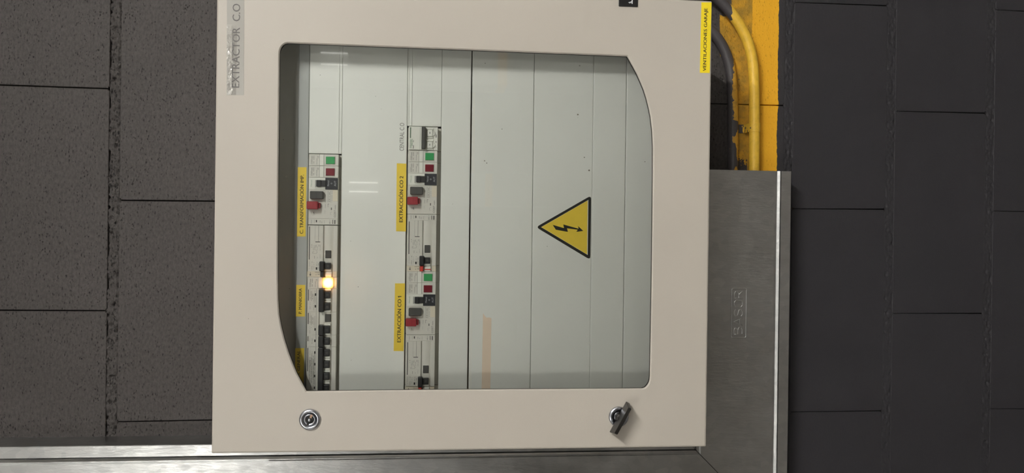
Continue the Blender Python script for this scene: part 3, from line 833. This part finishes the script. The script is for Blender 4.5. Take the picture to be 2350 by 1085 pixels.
# ------------------------------------------------------------------ devices on the rails
YFACE = YP - .009
KA, KB = .000684, .000693          # metres per measured unit on the device faces
ZR = {1: U(706, 600, YFACE)[1], 2: U(935, 560, YFACE)[1]}
def xat(row, y): return U(740 if row == 1 else 968, y, YFACE)[0]
class D(MB):
    """device builder: a = units down from the row's top edge, b = units left of the device's right side, d = metres out of the cover"""
    def bx(s, a0, a1, b0, b1, d0, d1, mat, bev=0): return s.box(-b1 * KB, -b0 * KB, -d1, -d0, -a1 * KA, -a0 * KA, mat, bev)
    def rc(s, a0, a1, b0, b1, d, mat): return s.rect(-b1 * KB, -b0 * KB, -a1 * KA, -a0 * KA, -d, mat)
    def tx(s, st, a0, a1, b0, b1, d, mat, bold=0): return s.text(st, -b1 * KB, -b0 * KB, -a1 * KA, -a0 * KA, -d, mat, bold)
FD = .009; PR = FD + .00025
def scribble(m, a, b0, b1, h, mat='print_pale', seed=0):
    """a line of print too small to read: short strokes of uneven length"""
    rr = random.Random(seed); b = b0
    while b < b1:
        l = rr.uniform(.8, 2.2); 
        if rr.random() < .8: m.rc(a - h / 2 * rr.uniform(.35, .62), a + h / 2 * rr.uniform(.35, .62), b, min(b + l, b1), PR, mat)
        b += l + rr.uniform(.3, .7)
def face(m, w, shoulder=True, mat='plastic_white'):
    if shoulder: m.bx(-3, 75, .05, w - .05, -.050, -.005, 'plastic_white', .0006)
def dev(name, label, cat, group=None):
    o = empty(name, (0, 0, 0)); tag(o, label, cat, group); return o
def child(m, name, par, label=None):
    o = m.build(name, par)
    if label: o['label'] = label
    return o
def place(o, row, y): o.location = (xat(row, y), YP, ZR[row]); return o
def clone(src, row, y, label):
    c = src.copy(); COL.objects.link(c); c['label'] = label
    for ch in list(src.children):
        d_ = ch.copy(); COL.objects.link(d_); d_.parent = c
    return place(c, row, y)

def make_indicator(kind, w=26.4, name='pilot_light', label='', group=None):
    o = dev(name, label, 'indicator', group)
    m = D(); face(m, w); m.bx(0, 66.8, .1, w - .1, -.01, FD, 'plastic_white', .0005)
    m.bx(24.6, 33.6, .8, w - .8, FD - .001, FD + .0006, 'plastic_bright', .0002)
    m.rc(24.0, 24.5, .4, w - .4, PR, 'print_soft'); m.rc(33.8, 34.3, .4, w - .4, PR, 'print_pale')
    m.tx('COSTmatic', 5, 8.4, 4, 23, PR, 'print_soft'); scribble(m, 11.4, 4, 22, 2, 'print_soft', 3)
    scribble(m, 18.2, 10, 24, 2.4, 'print_pale', 5); m.tx('CE', 19, 22.3, 4.5, 9.5, PR, 'print_soft')
    m.bx(37.6, 59.6, 4.4, 23.0, FD - .001, FD + .0008, 'plastic_white', .0003)
    child(m, 'housing', o)
    m = D()
    if kind == 'amber': m.bx(35.2, 58.6, 1.4, 24.2, FD - .001, FD + .006, 'lens_amber', .0018)
    else: m.bx(38.9, 58.6, 5.6, 22.0, FD, FD + .0022, 'lens_green' if kind == 'green' else 'lens_red', .0005)
    child(m, 'lens', o, kind + ' square lens'); return o
def make_selector(label, group):
    w = 27.4; o = dev('selector_switch', label, 'switch', group)
    m = D(); face(m, w); m.bx(0, 66.8, .1, w - .1, -.01, FD, 'plastic_bright', .0005)
    m.tx('Manual', 4.8, 7.6, 6, 21, PR, 'print_faint_green'); 
    m.bx(14.8, 39, 4.6, 6.2, FD - .001, FD + .0012, 'plastic_bright', .0003); m.bx(14.8, 39, 22.2, 24.0, FD - .001, FD + .0012, 'plastic_bright', .0003)
    m.bx(14.8, 17.6, 6.2, 22.2, FD - .001, FD + .0003, 'print_pale')
    child(m, 'housing', o)
    m = D(); m.bx(18.4, 29, 6.2, 21.2, FD, FD + .0042, 'plastic_black', .0008); m.bx(28.6, 40, 6.9, 20.6, FD, FD + .0030, 'plastic_black', .0006)
    child(m, 'lever', o)
    m = D(); m.bx(38.0, 66.2, .6, w + .4 - .9, FD - .001, FD + .0016, 'plastic_ink', .0004)
    q = FD + .0019
    m.tx('Manual', 43, 46.8, 6.5, 19.5, q, 'print_white'); m.tx('0', 50.2, 54, 11.8, 14.8, q, 'print_white'); m.tx('AUT', 58, 62.4, 7, 19.5, q, 'print_white', .004)
    child(m, 'selector_plate', o); return o
def make_starter(label, group):
    w = 66.6; o = dev('motor_starter', label, 'motor starter', group)
    m = D(); face(m, w); m.bx(0, 66.8, .1, w - .1, -.01, FD, 'plastic_white', .0006)
    m.bx(55, 66.4, .8, 26.5, FD - .001, FD + .0005, 'plastic_cream', .0002)
    for a, c in ((43.2, 'print_pale'), (45.2, 'print_pale'), (49.6, 'print_soft')): m.rc(a, a + .5, 3, 29, PR, c)
    scribble(m, 47.4, 5, 28, 1.8, 'print_soft', 8); scribble(m, 53, 3, 29, 1.8, 'print_pale', 9); scribble(m, 38.5, 8, 17, 1.8, 'print_pale', 2)
    scribble(m, 38.5, 33, 42, 2.0, 'print_pale', 12); scribble(m, 37.6, 48, 60, 1.0, 'print_pale', 13)
    m.rc(44, 44.6, 33, 40, PR, 'print_soft'); m.rc(44, 47, 32.6, 33.4, PR, 'print_soft')
    m.rc(51.2, 53.4, 41, 46.5, PR, 'print_soft'); m.rc(49.8, 50.4, 51, 58, PR, 'print_pale'); scribble(m, 53, 50, 60, 1.4, 'print_pale', 15)
    m.tx('COST', 58.3, 62.4, 46.5, 63, PR, 'print_soft', .01); m.tx('matic', 59.6, 62.2, 34.5, 45, PR, 'print_soft')
    # setting dial: a shallow ring with a pointer
    cx, cz = -54.6 * KB, -12.2 * KA
    m.lathe(cx, cz, [(4.8 * KA, -FD + .0002), (4.8 * KA, -FD - .0004), (4.2 * KA, -FD - .0005), (4.1 * KA, -FD + .0002)], 'plastic_white', 28)
    m.rc(11.6, 13.4, 52.6, 53.4, PR + .0004, 'print_black'); m.rc(12.1, 12.8, 50.6, 57, PR + .0004, 'print_soft'); m.rc(13, 14.6, 55, 56, PR + .0004, 'print_soft')
    child(m, 'housing', o)
    m = D(); m.bx(5.0, 34.6, 4.6, 22.2, FD, FD + .0085, 'plastic_grey', .0012); m.rc(20, 20.4, 6, 20.6, FD + .0087, 'plastic_ink'); child(m, 'start_button', o, 'black start button')
    m = D(); m.bx(-1.2, 23.6, 27.8, 45.8, FD, FD + .012, 'plastic_red', .0013); m.bx(22, 28, 30.4, 43.6, FD, FD + .007, 'plastic_red', .0010); m.rc(13, 13.3, 29, 44, FD + .0122, 'lens_red')
    child(m, 'stop_button', o, 'red stop button'); return o
def make_aux(label, group):
    w = 14.4; m = D(); face(m, w); m.bx(0, 66.8, .1, w - .4, -.01, FD - .0006, 'plastic_white', .0005)
    q = 'print_soft'
    PRa = .0003 - .0006
    global PR
    old = PR; PR = FD - .0006 + .00025
    m.rc(7, 7.8, 2.6, 11.8, PR, 'print_pale'); m.rc(13.6, 14.2, 2.6, 11, PR, 'print_pale'); m.rc(17.6, 19.9, 3.4, 8.6, PR, 'print_black')
    scribble(m, 27, 3, 10, 3, 'print_pale', 1); scribble(m, 31, 3, 11, 2.4, 'print_pale', 2); m.rc(36.6, 37.1, 4, 11, PR, 'print_pale'); scribble(m, 49, 3, 12, 4, 'print_pale', 4)
    m.rc(54.8, 56.4, 2.4, 12.0, PR, 'print_soft'); m.rc(59.4, 61.6, 2.8, 12.0, PR, 'plastic_grey')
    PR = old
    o = m.build('auxiliary_contact_block'); return tag(o, label, 'contact block', group)
def rcbo_face(m, w, barb=(3, 78)):
    m.bx(0, 33.4, .1, w - .1, -.01, FD, 'plastic_white', .0005)
    m.bx(33.2, 35.2, .1, w - .1, -.01, FD + .0004, 'plastic_white', .0004)
    m.bx(57.2, 66.8, .1, w - .1, -.01, FD + .0004, 'plastic_white', .0006)
def barrel(m, b0, b1, a0=35.2, a1=57.2):
    """hollow channel between the printed plate and the lower lip"""
    n = 8; vv, ff = [], []
    for i in range(n + 1):
        t = i / n; a = a0 + (a1 - a0) * t; dd = FD - .0008 - .0016 * (2 * t - 1) ** 2
        vv += [(-b0 * KB, -dd, -a * KA), (-b1 * KB, -dd, -a * KA)]
    for i in range(n): a = 2 * i; ff.append((a, a + 1, a + 3, a + 2))
    m.raw(vv, ff, 'plastic_white', True)
def make_rcbo(label, group, blade='plastic_black'):
    w = 104.8; o = dev('residual_current_breaker', label, 'circuit breaker', group)
    m = D(); face(m, w); rcbo_face(m, w); barrel(m, .1, w - .1)
    m.rc(2.6, 4.4, 3, 78, PR, 'plastic_grey'); m.rc(15.9, 16.3, 0.6, 37, PR, 'print_pale'); m.rc(23.6, 24.2, .6, 37, PR, 'print_soft')
    m.rc(17, 28, 37, 38.4, PR, 'print_black'); m.rc(34.0, 34.5, 1, 80, FD + .0006, 'print_pale')
    for i, (a, b0, b1) in enumerate(((9, 44, 52), (13, 46, 62), (15.6, 46, 60), (18.6, 42, 50), (18.6, 52, 61), (22, 43, 62), (25, 44, 52), (28, 44, 58), (28, 66, 76), (15.5, 70, 76), (21.8, 72, 77), (4, 82, 102), (10, 82, 102), (14.4, 84, 102), (20.8, 83, 93), (24.8, 86, 101))):
        scribble(m, a, b0, b1, 1.8, 'print_soft' if i % 3 == 0 else 'print_pale', 20 + i)
    m.rc(11, 11.4, 60, 64, PR, 'print_soft'); m.rc(20.2, 20.6, 57, 64, PR, 'print_soft'); m.rc(11, 20.4, 63.6, 64, PR, 'print_soft')
    m.rc(18.6, 22, 95.5, 101, PR, 'print_black')
    m.tx('COSTmatic', 2.2, 5.4, 82, 102, PR, 'print_soft') if False else None
    m.bx(38.2, 54.2, 96, 104.4, FD - .003, FD + .0014, 'plastic_bright', .0008)
    child(m, 'housing', o)
    m = D(); m.bx(39.6, 52.8, 57, 74.6, FD - .002, FD + .0004, 'plastic_grey', .0006); child(m, 'test_button', o, 'dark square test button')
    m = D(); m.bx(28.2, 39.2, 81.6, 104.4, FD - .001, FD + .0088, 'plastic_black', .0014); m.bx(38.6, 53.2, 85, 99.6, FD - .002, FD + .0046, 'plastic_black', .001)
    m.bx(44.4, 49.0, 89.6, 94.6, FD + .003, FD + .00475, 'plastic_grey', 0)
    child(m, 'toggle', o); return o
def make_slim(label, blade, group=None):
    w = 13.0; o = dev('shunt_trip', label, 'breaker accessory', group)
    m = D(); m.bx(-3, 75, .05, w - .05, -.050, -.005, 'plastic_white'); m.bx(-.6, 29.2, .1, w - .1, -.01, FD + .0003, 'plastic_cream', .0004); m.bx(57, 66.6, .1, w - .1, -.01, FD + .0003, 'plastic_cream', .0004)
    m.bx(29, 57.2, .1, w - .1, -.01, FD - .003, 'plastic_white'); m.bx(40, 55, .8, w - .6, FD - .004, FD + .001, 'plastic_bright', .0008)
    q = FD + .0006
    m.rc(5, 8, 6, 10, q, 'print_soft'); m.rc(5.8, 7.4, 3, 5, q, 'print_soft'); m.rc(17, 28, 2.0, 2.8, q, 'print_soft'); m.rc(19, 20, 7, 9, q, 'print_soft'); m.rc(23, 28, 6.6, 7.6, q, 'print_soft')
    if blade == 'red_bright': m.bx(40, 54.6, 7.2, 9.6, FD, FD + .0013, 'red_bright', .0003)
    child(m, 'housing', o)
    m = D(); m.bx(30, 37.6, .5, w - .4, FD - .003, FD + .0060, blade, .001); child(m, 'trip_lever', o, ('red' if blade == 'red_bright' else 'dark') + ' trip lever'); return o
def make_breaker(label, poles, w, name='circuit_breaker', group=None, squares=None, bar_b=None, test=False):
    o = dev(name, label, 'circuit breaker', group)
    m = D(); face(m, w); m.bx(0, 27.0, .1, w - .1, -.01, FD, 'plastic_white', .0005); m.bx(26.8, 38.6, .1, w - .1, -.01, FD - .0026, 'plastic_bright', .0004)
    m.bx(57.0, 66.8, .1, w - .1, -.01, FD + .0004, 'plastic_white', .0006); barrel(m, .1, w - .1, 38, 57.2)
    m.rc(2.0, 3.8, 2.4, min(w * .52, w - 3), PR, 'plastic_grey'); m.rc(20.6, 21.2, .6, w - .6, PR, 'print_soft')
    rr = random.Random(int(w * 7))
    for i in range(int(w / 9)): scribble(m, 7 + (i * 5.3) % 13, rr.uniform(2, w * .3), rr.uniform(w * .4, w - 3), 1.8, 'print_soft' if i % 2 else 'print_pale', 60 + i)
    if squares is None: squares = [((i + .5) * w / poles - 8.2, (i + .5) * w / poles + 7.2) for i in range(poles)]
    for b0, b1 in squares: m.rc(17.2, 20.2, b0 + 5, b0 + 10.6, PR, 'print_black')
    cuts = [s for s in squares]
    for b0, b1 in squares:
        m.bx(39, 54, b1 + .6, min(b1 + 5.4, w - .4), FD - .003, FD + .0014, 'plastic_bright', .0008)
        if b0 - 5.4 > 0: m.bx(39, 54, b0 - 5.4, b0 - .6, FD - .003, FD + .0014, 'plastic_bright', .0008)
    child(m, 'housing', o)
    m = D()
    b0, b1 = bar_b or (.6, w - .6)
    m.bx(27.6, 39.4, b0, b1, FD - .001, FD + .0088, 'plastic_black', .0014)
    for s0, s1 in squares:
        m.bx(38.8, 52.8, s0, s1, FD - .002, FD + .0046, 'plastic_black', .001); m.bx(44, 48.8, (s0 + s1) / 2 - 2, (s0 + s1) / 2 + 2.6, FD + .003, FD + .00475, 'plastic_grey')
    child(m, 'toggle', o)
    if test:
        m = D(); m.bx(40.6, 54.2, 5, 22.8, FD - .002, FD + .0006, 'plastic_grey', .0006); child(m, 'test_button', o, 'dark square test button')
    return o
def make_white_breaker(label):
    w = 53.8; o = dev('circuit_breaker', label, 'circuit breaker')
    m = D(); face(m, w); m.bx(0, 30, .1, w - .1, -.01, FD + .0025, 'plastic_bright', .0006); m.bx(29.6, 67.2, .1, w - .1, -.01, FD - .0005, 'plastic_bright', .0005)
    q = FD + .0028
    m.rc(3.0, 5.2, 2.4, 27, q, 'print_green'); m.rc(3.4, 4.4, 2.4, 27, q + .0001, 'print_soft'); m.tx('Schneider', 2.8, 6.4, 29, 50, q, 'print_green'); m.tx('Electric', 6.6, 9.4, 28.6, 44, q, 'print_green')
    m.rc(10.4, 11.8, 32, 36.4, q, 'print_pale'); m.rc(10.4, 11.8, 43.5, 51, q, 'print_soft'); m.rc(26.2, 26.7, 1, w - 1, q, 'print_pale')
    for b0, b1 in ((6.4, 23), (33.8, 50)):
        m.bx(40, 57.4, b0 - 4, b0, FD - .002, FD + .0020, 'plastic_bright', .001); m.bx(41, 57, b1, b1 + 3.2, FD - .002, FD + .0020, 'plastic_bright', .001)
        cx, cz = -(b0 + b1) / 2 * KB, -55 * KA
        m.lathe(cx, cz, [(6.4 * KA, -FD + .001), (6.4 * KA, -FD - .0012), (5.6 * KA, -FD - .0014)], 'plastic_bright', 28)
    q = FD
    m.rc(62, 64.6, 17, 24, q, 'print_pale'); m.rc(62.6, 64, 32, 36, q, 'print_soft'); m.rc(61.6, 64.6, 46, 46.5, q, 'print_pale'); m.rc(61.6, 64.6, 51.5, 52, q, 'print_pale')
    child(m, 'housing', o)
    m = D()
    for b0, b1 in ((6.8, 22.6), (34.2, 49.6)):
        m.bx(43, 56, b0, b1, FD - .001, FD + .0036, 'plastic_bright', .0016); m.rc(47.6, 50, (b0 + b1) / 2 - 2.4, (b0 + b1) / 2 + 1.6, FD + .0038, 'print_pale')
    child(m, 'toggle', o, 'white toggle pair')
    m = D(); m.bx(30.4, 39.2, .9, 51.8, FD - .001, FD + .0095, 'plastic_grey', .0014); child(m, 'handle_bar', o, 'dark grey handle bar'); return o

GI, GS, GM = 'square pilot lights on the rails', 'three-position selector switches on the rails', 'motor starters on the rails'
GX, GR = 'contact blocks beside the motor starters', 'wide residual current breakers on the rails'
g1 = place(make_indicator('green', label='pilot light with green lens, rightmost device on the upper row', group=GI), 1, 353.6)
clone(g1, 2, 345.2, 'green pilot light directly left of the bright white two-pole breaker')
clone(g1, 2, 622.4, 'green pilot light on the lower row, between a red lever and a red lens')
r1 = place(make_indicator('red', label='pilot light with dark red lens on the upper row', group=GI), 1, 380.4)
clone(r1, 2, 371.6, 'dark red pilot light right of the selector switch under label EXTRACCIÓN CO 2')
clone(r1, 2, 648.6, 'dark red pilot light right of the selector switch under label EXTRACCIÓN CO 1')
s1 = place(make_selector('selector switch with black lever and black plate on the upper row', GS), 1, 407.2)
clone(s1, 2, 397.8, 'selector switch with black lever on the lower row, under the label EXTRACCIÓN CO 2')
clone(s1, 2, 674.6, 'selector switch with black lever on the lower row, under the label EXTRACCIÓN CO 1')
m1 = place(make_starter('motor starter with red and black buttons on the upper row', GM), 1, 434.6)
clone(m1, 2, 424.8, 'motor starter with red and black buttons under the label EXTRACCIÓN CO 2')
clone(m1, 2, 701.4, 'motor starter with red and black buttons under the label EXTRACCIÓN CO 1')
a1_ = place(make_aux('slim printed contact block left of the upper row motor starter', GX), 1, 501.4)
for y, l in ((491.6, 'slim printed contact block left of the motor starter under label CO 2'), (768.2, 'slim printed contact block left of the motor starter under label CO 1')):
    c = a1_.copy(); COL.objects.link(c); c['label'] = l; place(c, 2, y)
q1 = place(make_rcbo('wide white residual current breaker with black toggle, right of the glowing amber light', GR), 1, 517.0)
clone(q1, 2, 505.4, 'wide white residual current breaker on the lower row, right of a red lever')
clone(q1, 2, 782.0, 'wide white residual current breaker at the left end of the lower row')
place(make_slim('slim cream breaker module touching the right side of the lit amber light', 'plastic_black'), 1, 622.2)
w1 = place(make_slim('slim cream breaker module with a red lever in the middle of the lower row', 'red_bright', 'slim modules with red levers'), 2, 609.6)
clone(w1, 2, 887.4, 'slim cream breaker module with a red lever, cut off by the door edge')
place(make_indicator('amber', label='pilot light glowing bright amber in the upper row'), 1, 635.4)
place(make_white_breaker('bright white two-pole circuit breaker with dark grey handle bar, rightmost on the lower row'), 2, 290.8)
place(make_breaker('two-pole circuit breaker with black toggle directly left of the lit amber light', 2, 53.4, squares=[(6.0, 21.2), (32.6, 48.4)]), 1, 661.9)
place(make_breaker('narrow residual current breaker with a dark test button, left of the two-pole breaker', 1, 53.2, 'residual_current_breaker', squares=[(32.0, 47.8)], bar_b=(28.6, 52.6), test=True), 1, 715.4)
place(make_breaker('one-pole circuit breaker with black toggle, near the lower left of the upper row', 1, 26.4, squares=[(5.0, 21.0)]), 1, 768.8)
place(make_breaker('four-pole circuit breaker with one long black toggle at the left end of the upper row', 4, 107.0), 1, 795.4)
